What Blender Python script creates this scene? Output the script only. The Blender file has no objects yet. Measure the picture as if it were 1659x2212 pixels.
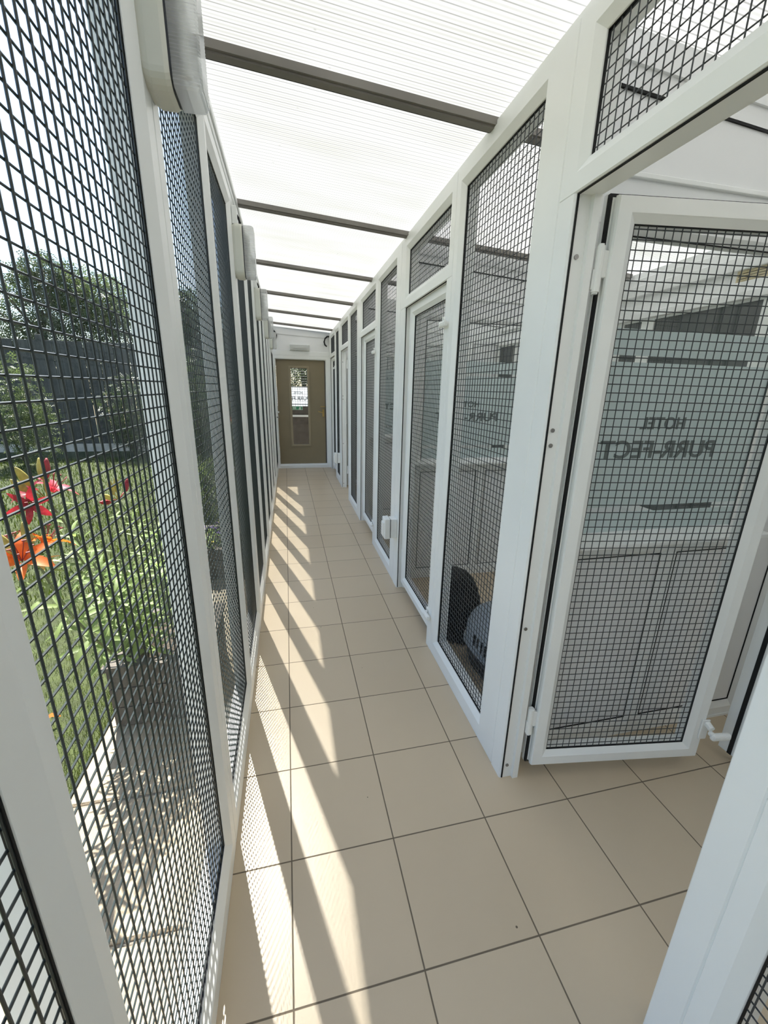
import bpy, bmesh, math, random
from mathutils import Vector, Matrix
random.seed(7)
S = bpy.context.scene
COL = S.collection
PI = math.pi

# ------------------------------------------------------------------ materials
MATS = {}
def nodes(name):
    m = bpy.data.materials.new(name); m.use_nodes = True
    nt = m.node_tree
    for n in list(nt.nodes): nt.nodes.remove(n)
    out = nt.nodes.new('ShaderNodeOutputMaterial')
    MATS[name] = m
    return m, nt, out
def N(nt, t, **kw):
    n = nt.nodes.new(t)
    for k, v in kw.items():
        if hasattr(n, k) and not k[0].isupper(): setattr(n, k, v)
        else: n.inputs[k.replace('_', ' ')].default_value = v
    return n
def c4(c): return (c[0], c[1], c[2], 1.0)
def pbr(name, col, rough=.5, metal=0.0, var=.06, scale=8.0, bump=0.0, bscale=60.0, spec=.5):
    m, nt, out = nodes(name)
    b = N(nt, 'ShaderNodeBsdfPrincipled'); L = nt.links.new
    b.inputs['Roughness'].default_value = rough
    b.inputs['Metallic'].default_value = metal
    b.inputs['Specular IOR Level'].default_value = spec
    tc = N(nt, 'ShaderNodeTexCoord')
    nz = N(nt, 'ShaderNodeTexNoise', Scale=scale, Detail=4.0)
    L(tc.outputs['Object'], nz.inputs['Vector'])
    rp = N(nt, 'ShaderNodeValToRGB')
    rp.color_ramp.elements[0].position = .3; rp.color_ramp.elements[1].position = .7
    rp.color_ramp.elements[0].color = c4([x * (1 - var) for x in col])
    rp.color_ramp.elements[1].color = c4([min(1, x * (1 + var)) for x in col])
    L(nz.outputs['Fac'], rp.inputs['Fac']); L(rp.outputs['Color'], b.inputs['Base Color'])
    if bump:
        nb = N(nt, 'ShaderNodeTexNoise', Scale=bscale, Detail=5.0)
        L(tc.outputs['Object'], nb.inputs['Vector'])
        bp = N(nt, 'ShaderNodeBump', Strength=bump, Distance=.01)
        L(nb.outputs['Fac'], bp.inputs['Height']); L(bp.outputs['Normal'], b.inputs['Normal'])
    L(b.outputs[0], out.inputs[0])
    return m
def leafmat(name, col, tr=.45, var=.3, scale=9.0):
    m, nt, out = nodes(name); L = nt.links.new
    tc = N(nt, 'ShaderNodeTexCoord')
    nz = N(nt, 'ShaderNodeTexNoise', Scale=scale, Detail=2.0); L(tc.outputs['Object'], nz.inputs['Vector'])
    rp = N(nt, 'ShaderNodeValToRGB')
    rp.color_ramp.elements[0].position = .35; rp.color_ramp.elements[1].position = .65
    rp.color_ramp.elements[0].color = c4([x * (1 - var) for x in col]); rp.color_ramp.elements[1].color = c4([min(1, x * (1 + var)) for x in col])
    L(nz.outputs['Fac'], rp.inputs['Fac'])
    d = N(nt, 'ShaderNodeBsdfPrincipled', Roughness=.55); t = N(nt, 'ShaderNodeBsdfTranslucent')
    L(rp.outputs[0], d.inputs['Base Color']); L(rp.outputs[0], t.inputs['Color'])
    mx = N(nt, 'ShaderNodeMixShader', Fac=tr)
    L(d.outputs[0], mx.inputs[1]); L(t.outputs[0], mx.inputs[2]); L(mx.outputs[0], out.inputs[0])
    return m
def fresnel(nt, ior):
    g = N(nt, 'ShaderNodeNewGeometry'); mr = N(nt, 'ShaderNodeMapRange')
    mr.inputs['To Min'].default_value = ior; mr.inputs['To Max'].default_value = 1 / ior
    nt.links.new(g.outputs['Backfacing'], mr.inputs['Value'])
    f = N(nt, 'ShaderNodeFresnel'); nt.links.new(mr.outputs[0], f.inputs['IOR']); return f
def glassmat(name, tint=(.985, .995, .99), haze=.03, hazecol=(.5, .55, .55), ior=1.45, k=1.0):
    m, nt, out = nodes(name); L = nt.links.new
    fr = fresnel(nt, ior)
    tr = N(nt, 'ShaderNodeBsdfTransparent', Color=c4(tint)); gl = N(nt, 'ShaderNodeBsdfGlossy', Roughness=.02, Color=(1, 1, 1, 1))
    df = N(nt, 'ShaderNodeBsdfDiffuse', Color=c4(hazecol))
    tc = N(nt, 'ShaderNodeTexCoord'); nz = N(nt, 'ShaderNodeTexNoise', Scale=6.0, Detail=6.0); L(tc.outputs['Object'], nz.inputs['Vector'])
    mu = N(nt, 'ShaderNodeMath', operation='MULTIPLY'); mu.inputs[1].default_value = haze * 2; L(nz.outputs['Fac'], mu.inputs[0])
    m1 = N(nt, 'ShaderNodeMixShader'); L(mu.outputs[0], m1.inputs['Fac']); L(tr.outputs[0], m1.inputs[1]); L(df.outputs[0], m1.inputs[2])
    fm = N(nt, 'ShaderNodeMath', operation='MULTIPLY'); fm.inputs[1].default_value = k; L(fr.outputs[0], fm.inputs[0])
    m2 = N(nt, 'ShaderNodeMixShader'); L(fm.outputs[0], m2.inputs['Fac']); L(m1.outputs[0], m2.inputs[1]); L(gl.outputs[0], m2.inputs[2])
    L(m2.outputs[0], out.inputs[0])
    return m

UPVC = pbr('white_upvc', (.87, .885, .87), .34, var=.025, scale=3)
UPVC2 = pbr('white_panel', (.84, .85, .85), .5, var=.03, scale=2)
CREAM = pbr('cream_plastic', (.70, .69, .60), .4, var=.03)
BLACK = pbr('black_rubber', (.004, .004, .0045), .75, var=.2)
WIRE = pbr('coated_wire', (.022, .030, .030), .4, var=.15, scale=20)
WIRE2 = pbr('coated_wire_grey', (.032, .038, .042), .4, var=.15, scale=20)
BAR = pbr('roof_bar_grey', (.20, .185, .165), .5, var=.12, scale=5)
SCREW = pbr('steel_screw', (.32, .31, .3), .35, .9)
WPLAST = pbr('white_plastic', (.86, .87, .85), .35, var=.02)
BROWN = pbr('brown_door_paint', (.255, .205, .125), .42, var=.05, scale=4)
BROWNL = pbr('brown_trim_paint', (.31, .255, .165), .42, var=.05, scale=4)
BRASS = pbr('brass', (.55, .38, .14), .3, .9)
DARKP = pbr('dark_plastic', (.03, .032, .036), .5)
GREYP = pbr('grey_plastic', (.30, .33, .36), .45, var=.06, scale=14)
BFAB = pbr('black_fabric', (.010, .010, .012), .9, bump=.3, bscale=250)
LETTER = pbr('grey_lettering', (.16, .18, .18), .4)
DLETTER = pbr('dark_lettering', (.03, .035, .05), .5)
SLATE = pbr('dark_window_pane', (.055, .065, .065), .15, var=.15, scale=3)
GREEN = pbr('green_sign', (.02, .22, .10), .4)
STONE = pbr('paving_stone', (.29, .23, .155), .85, var=.18, scale=6, bump=.6, bscale=40)
JOINT = pbr('paving_joint', (.16, .14, .11), .95)
SOIL = pbr('soil', (.05, .035, .022), .95, var=.3, bump=.8, bscale=60)
TURF = pbr('turf', (.035, .047, .008), .95, var=.35, scale=14, bump=.8, bscale=120)
TIMBER = pbr('dark_timber', (.085, .07, .055), .8, var=.3, scale=9, bump=.4, bscale=50)
FENCE = pbr('fence_timber', (.065, .065, .058), .85, var=.3, scale=5, bump=.4, bscale=30)
CONC = pbr('pale_concrete', (.55, .5, .43), .9, var=.15)
BARK = pbr('bark', (.09, .07, .05), .9, var=.3, bump=.5)
LOUV = pbr('louvre_cream', (.62, .54, .34), .5)
GRASSM = leafmat('grass_blade', (.060, .088, .004), .3)
LEAFT = leafmat('tree_leaf', (.06, .085, .03), .35)
LEAFT2 = leafmat('pale_tree_leaf', (.10, .135, .045), .4)
LEAFL = leafmat('lily_leaf', (.22, .30, .085), .5, var=.2)
STEMM = pbr('stem_green', (.10, .12, .05), .5, var=.25)
PETR = leafmat('red_petal', (.62, .03, .06), .4, var=.25, scale=40)
PETD = leafmat('dark_red_petal', (.32, .015, .025), .35, var=.25, scale=40)
PETO = leafmat('orange_petal', (.90, .17, .015), .4, var=.15, scale=40)
BUDY = leafmat('yellow_bud', (.42, .36, .10), .35, var=.25, scale=40)
STAM = pbr('stamen', (.2, .02, .02), .6)
PURP = leafmat('purple_petal', (.16, .08, .35), .3)
YEL = leafmat('yellow_petal', (.75, .55, .05), .3)
GLASS = glassmat('clear_glass', haze=.006, ior=1.45, k=.2)
GLASS2 = glassmat('clear_inner_glass', haze=.0)

def tilemat():
    m, nt, out = nodes('floor_tiles'); L = nt.links.new
    tc = N(nt, 'ShaderNodeTexCoord'); mp = N(nt, 'ShaderNodeMapping')
    T = .333
    mp.inputs['Rotation'].default_value = (0, 0, -.0048); mp.inputs['Scale'].default_value = (1 / T, 1 / (T * 1.00584), 1)
    L(tc.outputs['Object'], mp.inputs['Vector'])
    fr = N(nt, 'ShaderNodeVectorMath', operation='FRACTION'); L(mp.outputs[0], fr.inputs[0])
    fl = N(nt, 'ShaderNodeVectorMath', operation='FLOOR'); L(mp.outputs[0], fl.inputs[0])
    sb = N(nt, 'ShaderNodeVectorMath', operation='SUBTRACT'); sb.inputs[1].default_value = (.5, .5, .5); L(fr.outputs[0], sb.inputs[0])
    ab = N(nt, 'ShaderNodeVectorMath', operation='ABSOLUTE'); L(sb.outputs[0], ab.inputs[0])
    sx = N(nt, 'ShaderNodeSeparateXYZ'); L(ab.outputs[0], sx.inputs[0])
    mxm = N(nt, 'ShaderNodeMath', operation='MAXIMUM'); L(sx.outputs[0], mxm.inputs[0]); L(sx.outputs[1], mxm.inputs[1])
    mr = N(nt, 'ShaderNodeMapRange'); mr.inputs['From Min'].default_value = .4925; mr.inputs['From Max'].default_value = .4955
    L(mxm.outputs[0], mr.inputs['Value'])
    wn = N(nt, 'ShaderNodeTexWhiteNoise', noise_dimensions='3D'); L(fl.outputs[0], wn.inputs['Vector'])
    nz = N(nt, 'ShaderNodeTexNoise', Scale=5.0, Detail=6.0); L(tc.outputs['Object'], nz.inputs['Vector'])
    ad = N(nt, 'ShaderNodeMath', operation='ADD'); L(wn.outputs['Value'], ad.inputs[0]); L(nz.outputs['Fac'], ad.inputs[1])
    rp = N(nt, 'ShaderNodeValToRGB'); rp.color_ramp.elements[0].color = (.575, .468, .33, 1); rp.color_ramp.elements[1].color = (.63, .52, .372, 1)
    hf = N(nt, 'ShaderNodeMath', operation='MULTIPLY'); hf.inputs[1].default_value = .5; L(ad.outputs[0], hf.inputs[0]); L(hf.outputs[0], rp.inputs['Fac'])
    # sparse dark specks of dirt
    vo = N(nt, 'ShaderNodeTexVoronoi', Scale=7.0); L(tc.outputs['Object'], vo.inputs['Vector'])
    sp = N(nt, 'ShaderNodeMath', operation='LESS_THAN'); sp.inputs[1].default_value = .022; L(vo.outputs['Distance'], sp.inputs[0])
    m0 = N(nt, 'ShaderNodeMix', data_type='RGBA'); L(sp.outputs[0], m0.inputs[0]); L(rp.outputs[0], m0.inputs[6]); m0.inputs[7].default_value = (.12, .09, .06, 1)
    mx = N(nt, 'ShaderNodeMix', data_type='RGBA'); L(mr.outputs[0], mx.inputs[0]); L(m0.outputs[2], mx.inputs[6]); mx.inputs[7].default_value = (.17, .135, .095, 1)
    b = N(nt, 'ShaderNodeBsdfPrincipled'); L(mx.outputs[2], b.inputs['Base Color'])
    rr = N(nt, 'ShaderNodeMapRange'); rr.inputs['To Min'].default_value = .34; rr.inputs['To Max'].default_value = .9; L(mr.outputs[0], rr.inputs['Value']); L(rr.outputs[0], b.inputs['Roughness'])
    iv = N(nt, 'ShaderNodeMath', operation='SUBTRACT'); iv.inputs[0].default_value = 1; L(mr.outputs[0], iv.inputs[1])
    bp = N(nt, 'ShaderNodeBump', Strength=.5, Distance=.004); L(iv.outputs[0], bp.inputs['Height']); L(bp.outputs[0], b.inputs['Normal'])
    L(b.outputs[0], out.inputs[0]); return m
TILES = tilemat()

def sheetmat():
    m, nt, out = nodes('opal_polycarbonate'); L = nt.links.new
    tc = N(nt, 'ShaderNodeTexCoord')
    sx = N(nt, 'ShaderNodeSeparateXYZ'); L(tc.outputs['Object'], sx.inputs[0])
    mu = N(nt, 'ShaderNodeMath', operation='MULTIPLY'); mu.inputs[1].default_value = 1 / .026; L(sx.outputs[1], mu.inputs[0])
    fr = N(nt, 'ShaderNodeMath', operation='FRACT'); L(mu.outputs[0], fr.inputs[0])
    rp = N(nt, 'ShaderNodeValToRGB'); e = rp.color_ramp.elements
    e[0].position = 0.0; e[0].color = (.42, .42, .41, 1); e[1].position = 1.0; e[1].color = (.42, .42, .41, 1)
    for p_, v_ in ((.06, .46), (.11, .90), (.28, .88), (.42, .68), (.60, .68), (.76, .88), (.90, .90), (.94, .46)):
        x = e.new(p_); x.color = (v_, v_, v_ * .985, 1)
    L(fr.outputs[0], rp.inputs['Fac'])
    nz = N(nt, 'ShaderNodeTexNoise', Scale=3.0, Detail=5.0); mp = N(nt, 'ShaderNodeMapping'); mp.inputs['Scale'].default_value = (.6, 3, 1)
    L(tc.outputs['Object'], mp.inputs[0]); L(mp.outputs[0], nz.inputs['Vector'])
    r2 = N(nt, 'ShaderNodeValToRGB'); r2.color_ramp.elements[0].position = .3; r2.color_ramp.elements[0].color = (.93, .93, .91, 1); r2.color_ramp.elements[1].position = .6; r2.color_ramp.elements[1].color = (1, 1, 1, 1)
    L(nz.outputs['Fac'], r2.inputs['Fac'])
    vo = N(nt, 'ShaderNodeTexVoronoi', Scale=9.0); L(tc.outputs['Object'], vo.inputs['Vector'])
    sp = N(nt, 'ShaderNodeMapRange'); sp.inputs['From Min'].default_value = .02; sp.inputs['From Max'].default_value = .06; sp.inputs['To Min'].default_value = .72; L(vo.outputs['Distance'], sp.inputs['Value'])
    m1 = N(nt, 'ShaderNodeMix', data_type='RGBA', blend_type='MULTIPLY'); m1.inputs[0].default_value = 1; L(rp.outputs[0], m1.inputs[6]); L(r2.outputs[0], m1.inputs[7])
    m2 = N(nt, 'ShaderNodeMix', data_type='RGBA', blend_type='MULTIPLY'); m2.inputs[0].default_value = 1; L(m1.outputs[2], m2.inputs[6]); L(sp.outputs[0], m2.inputs[7])
    t = N(nt, 'ShaderNodeBsdfTranslucent'); d = N(nt, 'ShaderNodeBsdfPrincipled', Roughness=.35)
    L(m2.outputs[2], t.inputs['Color']); L(m2.outputs[2], d.inputs['Base Color'])
    mx = N(nt, 'ShaderNodeMixShader', Fac=.49); L(d.outputs[0], mx.inputs[1]); L(t.outputs[0], mx.inputs[2]); L(mx.outputs[0], out.inputs[0])
    return m
SHEET = sheetmat()

def filmmat(name, col, tr):
    m, nt, out = nodes(name); L = nt.links.new
    t = N(nt, 'ShaderNodeBsdfTranslucent', Color=c4(col)); d = N(nt, 'ShaderNodeBsdfPrincipled', Roughness=.5); d.inputs['Base Color'].default_value = c4(col)
    mx = N(nt, 'ShaderNodeMixShader', Fac=tr); L(d.outputs[0], mx.inputs[1]); L(t.outputs[0], mx.inputs[2])
    p = N(nt, 'ShaderNodeBsdfTransparent', Color=(.8, .85, .85, 1)); m2 = N(nt, 'ShaderNodeMixShader', Fac=.10); L(mx.outputs[0], m2.inputs[1]); L(p.outputs[0], m2.inputs[2])
    L(m2.outputs[0], out.inputs[0]); return m
FILM = filmmat('frosted_film', (.78, .85, .85), .45)
FILMW = filmmat('white_film', (.85, .87, .9), .6)

def lensmat():
    m, nt, out = nodes('clear_ribbed_lens'); L = nt.links.new
    fr = fresnel(nt, 1.5)
    tr = N(nt, 'ShaderNodeBsdfTransparent', Color=(.9, .91, .9, 1)); gl = N(nt, 'ShaderNodeBsdfGlossy', Roughness=.15)
    df = N(nt, 'ShaderNodeBsdfTranslucent', Color=(.93, .93, .92, 1)); d2 = N(nt, 'ShaderNodeBsdfDiffuse', Color=(.88, .88, .87, 1))
    ma = N(nt, 'ShaderNodeMixShader', Fac=.35); L(df.outputs[0], ma.inputs[1]); L(d2.outputs[0], ma.inputs[2])
    m1 = N(nt, 'ShaderNodeMixShader', Fac=.45); L(tr.outputs[0], m1.inputs[1]); L(ma.outputs[0], m1.inputs[2])
    m2 = N(nt, 'ShaderNodeMixShader'); L(fr.outputs[0], m2.inputs['Fac']); L(m1.outputs[0], m2.inputs[1]); L(gl.outputs[0], m2.inputs[2])
    L(m2.outputs[0], out.inputs[0]); return m
LENS = lensmat()

# ------------------------------------------------------------------ helpers
def obj(name, bm, mat, parent=None, smooth=False, recalc=True):
    if recalc: bmesh.ops.recalc_face_normals(bm, faces=bm.faces)
    me = bpy.data.meshes.new(name); bm.to_mesh(me); bm.free()
    if smooth:
        for p in me.polygons: p.use_smooth = True
    for mm in (mat if isinstance(mat, (list, tuple)) else [mat]): me.materials.append(mm)
    o = bpy.data.objects.new(name, me); COL.objects.link(o)
    if parent: o.parent = parent
    return o
def pyobj(name, V, F, mat, parent=None, smooth=False):
    me = bpy.data.meshes.new(name); me.from_pydata(V, [], F); me.update()
    if smooth:
        for p in me.polygons: p.use_smooth = True
    me.materials.append(mat)
    o = bpy.data.objects.new(name, me); COL.objects.link(o)
    if parent: o.parent = parent
    return o
def thing(name, label, cat, loc=(0, 0, 0), rz=0.0, group=None):
    o = bpy.data.objects.new(name, None); COL.objects.link(o)
    o.empty_display_size = .1
    o.location = loc; o.rotation_euler = (0, 0, rz)
    return tag(o, label, cat, group)
def tag(o, label, cat, group=None):
    o['label'] = label; o['category'] = cat
    if group: o['group'] = group
    return o
def struct(o):
    o['kind'] = 'structure'; return o
def slabel(o, text):
    o['label'] = text; return o
def box(bm, x0, x1, y0, y1, z0, z1, bev=0.0, seg=2):
    r = bmesh.ops.create_cube(bm, size=1)
    vs = r['verts']
    for v in vs:
        v.co = Vector((x0 + (v.co.x + .5) * (x1 - x0), y0 + (v.co.y + .5) * (y1 - y0), z0 + (v.co.z + .5) * (z1 - z0)))
    if bev:
        es = list({e for v in vs for e in v.link_edges})
        bmesh.ops.bevel(bm, geom=es, offset=bev, segments=seg, affect='EDGES', profile=.5)
    return vs
def newbox(*a, **k):
    bm = bmesh.new(); box(bm, *a, **k); return bm
def cyl(bm, p0, p1, r, seg=12, r2=None):
    p0 = Vector(p0); p1 = Vector(p1); d = p1 - p0
    q = d.to_track_quat('Z', 'Y').to_matrix().to_4x4()
    bmesh.ops.create_cone(bm, cap_ends=True, segments=seg, radius1=r, radius2=(r if r2 is None else r2), depth=d.length, matrix=Matrix.Translation((p0 + p1) / 2) @ q)
def tube(bm, pts, r, seg=8, taper=1.0):
    rings = []; n = len(pts); pts = [Vector(p) for p in pts]
    for i, p in enumerate(pts):
        d = (pts[min(i + 1, n - 1)] - pts[max(i - 1, 0)]).normalized()
        q = d.to_track_quat('Z', 'Y'); rr = r * (1 + (taper - 1) * i / max(1, n - 1))
        rings.append([bm.verts.new(p + q @ Vector((rr * math.cos(2 * PI * k / seg), rr * math.sin(2 * PI * k / seg), 0))) for k in range(seg)])
    for a, b in zip(rings, rings[1:]):
        for k in range(seg): bm.faces.new((a[k], a[(k + 1) % seg], b[(k + 1) % seg], b[k]))
    bm.faces.new(rings[0][::-1]); bm.faces.new(rings[-1])
def ring(bm, u0, u1, v0, v1, prof, ins, mp):
    """mitred frame: closed profile of (inset share, depth) swept round a rectangle; ins = insets (u0 side, u1 side, v0 side, v1 side)"""
    loops = []
    for t, d in prof:
        a, b, c, e = u0 + t * ins[0], u1 - t * ins[1], v0 + t * ins[2], v1 - t * ins[3]
        loops.append([bm.verts.new(mp(u, v, d)) for u, v in ((a, c), (b, c), (b, e), (a, e))])
    n = len(loops)
    for i in range(n):
        A, B = loops[i], loops[(i + 1) % n]
        for k in range(4): bm.faces.new((A[k], A[(k + 1) % 4], B[(k + 1) % 4], B[k]))
def extr(bm, prof, v0, v1, mp, vertical=True):
    """extrude closed profile of (u, depth) along v"""
    A = [bm.verts.new(mp(u, v0, d) if vertical else mp(v0, u, d)) for u, d in prof]
    B = [bm.verts.new(mp(u, v1, d) if vertical else mp(v1, u, d)) for u, d in prof]
    n = len(A)
    for i in range(n): bm.faces.new((A[i], A[(i + 1) % n], B[(i + 1) % n], B[i]))
    bm.faces.new(A); bm.faces.new(B[::-1])
def mesh_wires(u0, u1, v0, v1, d, mp, pitch=.0246, r=.0015, u_off=.017, v_off=.014):
    """welded wire grid: straight hexagonal wires, verticals in front of horizontals, as one mesh"""
    V = []; F = []
    def wire(fn):
        b = len(V); k = 6
        for e in (0, 1):
            for i in range(k):
                a = 2 * PI * i / k; V.append(fn(e, r * math.cos(a), r * math.sin(a)))
        for i in range(k): F.append((b + i, b + (i + 1) % k, b + k + (i + 1) % k, b + k + i))
    u = u0 + u_off
    while u < u1:
        wire(lambda e, p, q, u=u: mp(u + p, v0 if e == 0 else v1, d + q)); u += pitch
    v = v0 + v_off
    while v < v1:
        wire(lambda e, p, q, v=v: mp(u0 if e == 0 else u1, v + p, d + 2 * r * .9 + q)); v += pitch
    return V, F
FPROF = [(0, .004), (.04, 0), (.66, 0), (.70, .002), (.97, .015), (1.0, .016), (1.0, .070), (0, .070)]
def gasket(bm, u0, u1, v0, v1, d0, d1, mp, w=.004):
    ring(bm, u0 - .0005, u1 + .0005, v0 - .0005, v1 + .0005, [(0, d0), (1, d0), (1, d1), (0, d1)], (w, w, w, w), mp)

# ------------------------------------------------------------------ camera
cam_d = bpy.data.cameras.new('camera'); cam = bpy.data.objects.new('camera', cam_d); COL.objects.link(cam)
cam_d.sensor_fit = 'VERTICAL'; cam_d.sensor_height = 36.0; cam_d.lens = 36.0 * 887.65 / 2212.0
cam_d.clip_start = .02; cam_d.clip_end = 200
Rr = Vector((.97554917, -.21882964, .02043071)); Ru = Vector((.04372815, .2843576, .95772053)); Rf = Vector((.21538726, .93341006, -.28697383))
cam.matrix_world = Matrix(((Rr.x, Ru.x, -Rf.x, .05311), (Rr.y, Ru.y, -Rf.y, -.96744), (Rr.z, Ru.z, -Rf.z, 1.44349), (0, 0, 0, 1)))
S.camera = cam

# ------------------------------------------------------------------ light
AZ = math.radians(15.5); EL = math.radians(55.1)
sd = bpy.data.lights.new('sun', 'SUN'); sun = bpy.data.objects.new('sun', sd); COL.objects.link(sun)
sd.energy = 5.1; sd.angle = .0093; sd.color = (1.0, .965, .91)
dirv = Vector((math.sin(AZ) * math.cos(EL), -math.cos(AZ) * math.cos(EL), -math.sin(EL)))
sun.rotation_euler = dirv.to_track_quat('-Z', 'Y').to_euler(); sun.location = (-3, 8, 10)
W = bpy.data.worlds.new('world'); S.world = W; W.use_nodes = True
wn = W.node_tree; bg = wn.nodes['Background']
sky = wn.nodes.new('ShaderNodeTexSky'); sky.sky_type = 'NISHITA'; sky.sun_disc = False
sky.sun_elevation = EL; sky.sun_rotation = -AZ; sky.air_density = 1.0; sky.dust_density = .6; sky.ozone_density = 1.0
wn.links.new(sky.outputs[0], bg.inputs[0]); bg.inputs[1].default_value = .078

# ------------------------------------------------------------------ floor, ceiling, end walls
YE = 6.76; XB = 2.42; YB = -2.6
struct(obj('floor', newbox(-.262, XB + .1, YB, YE + .15, -.12, 0), TILES))
def roofz(x): return 2.345 + (.8 - x) * .07
RAFT = [-1.55, -.44, .67, 1.78, 2.89, 4.0, 5.11, 6.22]
ceil = bpy.data.objects.new('ceiling', None); COL.objects.link(ceil); struct(ceil)
ys = [YB] + RAFT + [YE + .12]
for a, b in zip(ys, ys[1:]):
    bm = bmesh.new(); x0, x1 = -.262, XB + .1
    for v in box(bm, x0, x1, a + .004, b - .004, 0, .016): v.co.z += roofz(v.co.x)
    obj('roof_sheet', bm, SHEET, ceil)
RNAMES = ['nearest visible', 'second', 'third', 'fourth', 'fifth', 'sixth']
for i, y in enumerate(RAFT):
    bm = bmesh.new()
    for (hw, z0, z1) in ((.024, -.024, -.001), (.014, -.030, -.024)):
        for v in box(bm, -.235, XB - .02, y - hw, y + hw, z0, z1): v.co.z += roofz(v.co.x)
    w = RNAMES[i - 2] if i >= 2 else ''
    lab = ('grey roof bar across the plastic roof, %s counted towards the brown door' % w) if i >= 2 else ('grey roof bar behind the viewer, %s' % ('farther back' if i == 0 else 'just overhead'))
    o = tag(obj('roof_bar', bm, BAR), lab, 'roof bar', 'roof glazing bars')
    bm = bmesh.new()
    for v in box(bm, -.235, XB - .02, y + .024, y + .0285, -.024, -.0015): v.co.z += roofz(v.co.x)
    obj('rubber_seal', bm, BLACK, o)
# eaves trims
bm = bmesh.new()
for (xa, xb, za, zb) in ((-.262, -.19, 2.332, 2.405), (-.19, -.176, 2.345, 2.402), (-.176, -.168, 2.375, 2.404)): box(bm, xa, xb, YB, YE, za, zb, .002, 1)
struct(obj('trim_1', bm, UPVC))
bm = bmesh.new(); box(bm, .795, .86, YB, YE, 2.322, 2.338, .002, 1); struct(obj('trim_2', bm, UPVC))
# back wall behind the viewer and the pens' rear wall
struct(obj('wall_back', newbox(-.262, XB + .1, YB - .1, YB, 0, 2.44), pbr('back_wall_paint', (.38, .38, .36), .7)))

# rear wall of pens, with cream louvre, ledge and dark windows
rear = bpy.data.objects.new('wall_right', None); COL.objects.link(rear); struct(rear)
bm = bmesh.new(); box(bm, XB, XB + .1, YB, YE + .1, 0, 2.23)
for (za, zb, dx) in ((1.925, 1.965, .05), (1.965, 2.02, .02), (2.075, 2.14, .035), (2.14, 2.19, .02)): box(bm, XB - dx, XB + .02, YB, YE, za, zb, .003, 1)
obj('wall_board', bm, UPVC2, rear)
for (a, b) in ((.84, 1.50), (1.60, 1.76), (3.27, 3.71), (3.83, 4.48), (4.95, 5.4), (5.5, 6.1)):
    f = bmesh.new(); ring(f, a - .05, b + .05, .65, 1.925, [(0, 0), (1, 0), (1, .02), (0, .02)], (.05, .05, .05, .012), lambda u, v, d: (XB - .02 + d, u, v))
    fo = obj('window_frame', f, UPVC, rear)
    obj('window_pane', newbox(XB - .012, XB - .004, a, b, .70, 1.913), SLATE, fo)
lv = thing('louvre_vent', 'cream slatted louvre vent high on the rear wall above the dark window', 'vent', (XB, .885, 2.015))
bm = bmesh.new(); ring(bm, -.13, .13, 0, .06, [(0, 0), (1, 0), (1, .012), (0, .012)], (.008,) * 4, lambda u, v, d: (-.014 + d, u, v)); obj('frame', bm, LOUV, lv)
for k in range(4):
    bm = bmesh.new(); box(bm, -.016, -.001, -.122, .122, .009 + k * .0125, .0165 + k * .0125, .002, 1); obj('slat', bm, LOUV, lv)

# ------------------------------------------------------------------ left side: modular mesh panels to the garden
def mpL(u, v, d): return (-.177 - d, u, v)
WB, WT, WS = .105, .07, .073
def make_left(width, halves):
    """panel in local coordinates: u from 0 to width"""
    t = bpy.data.objects.new('mesh_panel', None); COL.objects.link(t)
    bm = bmesh.new()
    ring(bm, 0, width, 0, 2.332, FPROF, (WS, WS, WB, WT), mpL)
    hw = .0375; mids = [width / 2] if halves == 2 else []
    for m in mids:
        extr(bm, [(m - hw, .070), (m - hw, .016), (m - .013, .001), (m - .011, 0), (m + .011, 0), (m + .013, .001), (m + hw, .016), (m + hw, .070)], WB - .02, 2.332 - WT + .02, mpL)
    obj('frame', bm, UPVC, t)
    spans = [(WS, width / 2 - hw), (width / 2 + hw, width - WS)] if halves == 2 else [(WS, width - WS)]
    for a, b in spans:
        bm = bmesh.new(); gasket(bm, a, b, WB, 2.332 - WT, .018, .0255, mpL, .0022)
        obj('gasket', bm, BLACK, t)
        V, F = mesh_wires(a + .001, b - .001, WB + .001, 2.332 - WT - .001, .021, mpL)
        obj_m = pyobj('wire_mesh', V, F, WIRE, t)
        obj('glass', newbox(-.177 - .064, -.177 - .060, a - .002, b + .002, WB - .002, 2.334 - WT), GLASS, t)
    return t
P = 1.394; J0 = .089
base = make_left(P, 2)
def dup(t):
    r = t.copy(); COL.objects.link(r)
    for ch in list(t.children):
        c = ch.copy(); COL.objects.link(c); c.parent = r
        for g in list(ch.children):
            d = g.copy(); COL.objects.link(d); d.parent = c
    return r
left_txt = ['white framed mesh panel with red and orange lilies behind its wire',
            'white framed mesh panel reaching from nearest wall lamp to second',
            'white framed mesh panel reaching from second wall lamp to third',
            'white framed mesh panel reaching from third wall lamp to fourth',
            'white framed mesh panel reaching from fourth wall lamp to fifth']
for k, tx in zip(range(-1, 4), left_txt):
    t = base if k == -1 else dup(base)
    t.location = (0, J0 + k * P + (.0005 if k > -1 else 0), 0)
    tag(t, tx, 'mesh panel', 'mesh panels along the garden')
# the side behind the viewer
t = dup(base); t.location = (0, J0 - 2 * P - .0005, 0)
tag(t, 'white framed mesh panel on the garden side behind the viewer', 'mesh panel', 'mesh panels along the garden')
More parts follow.
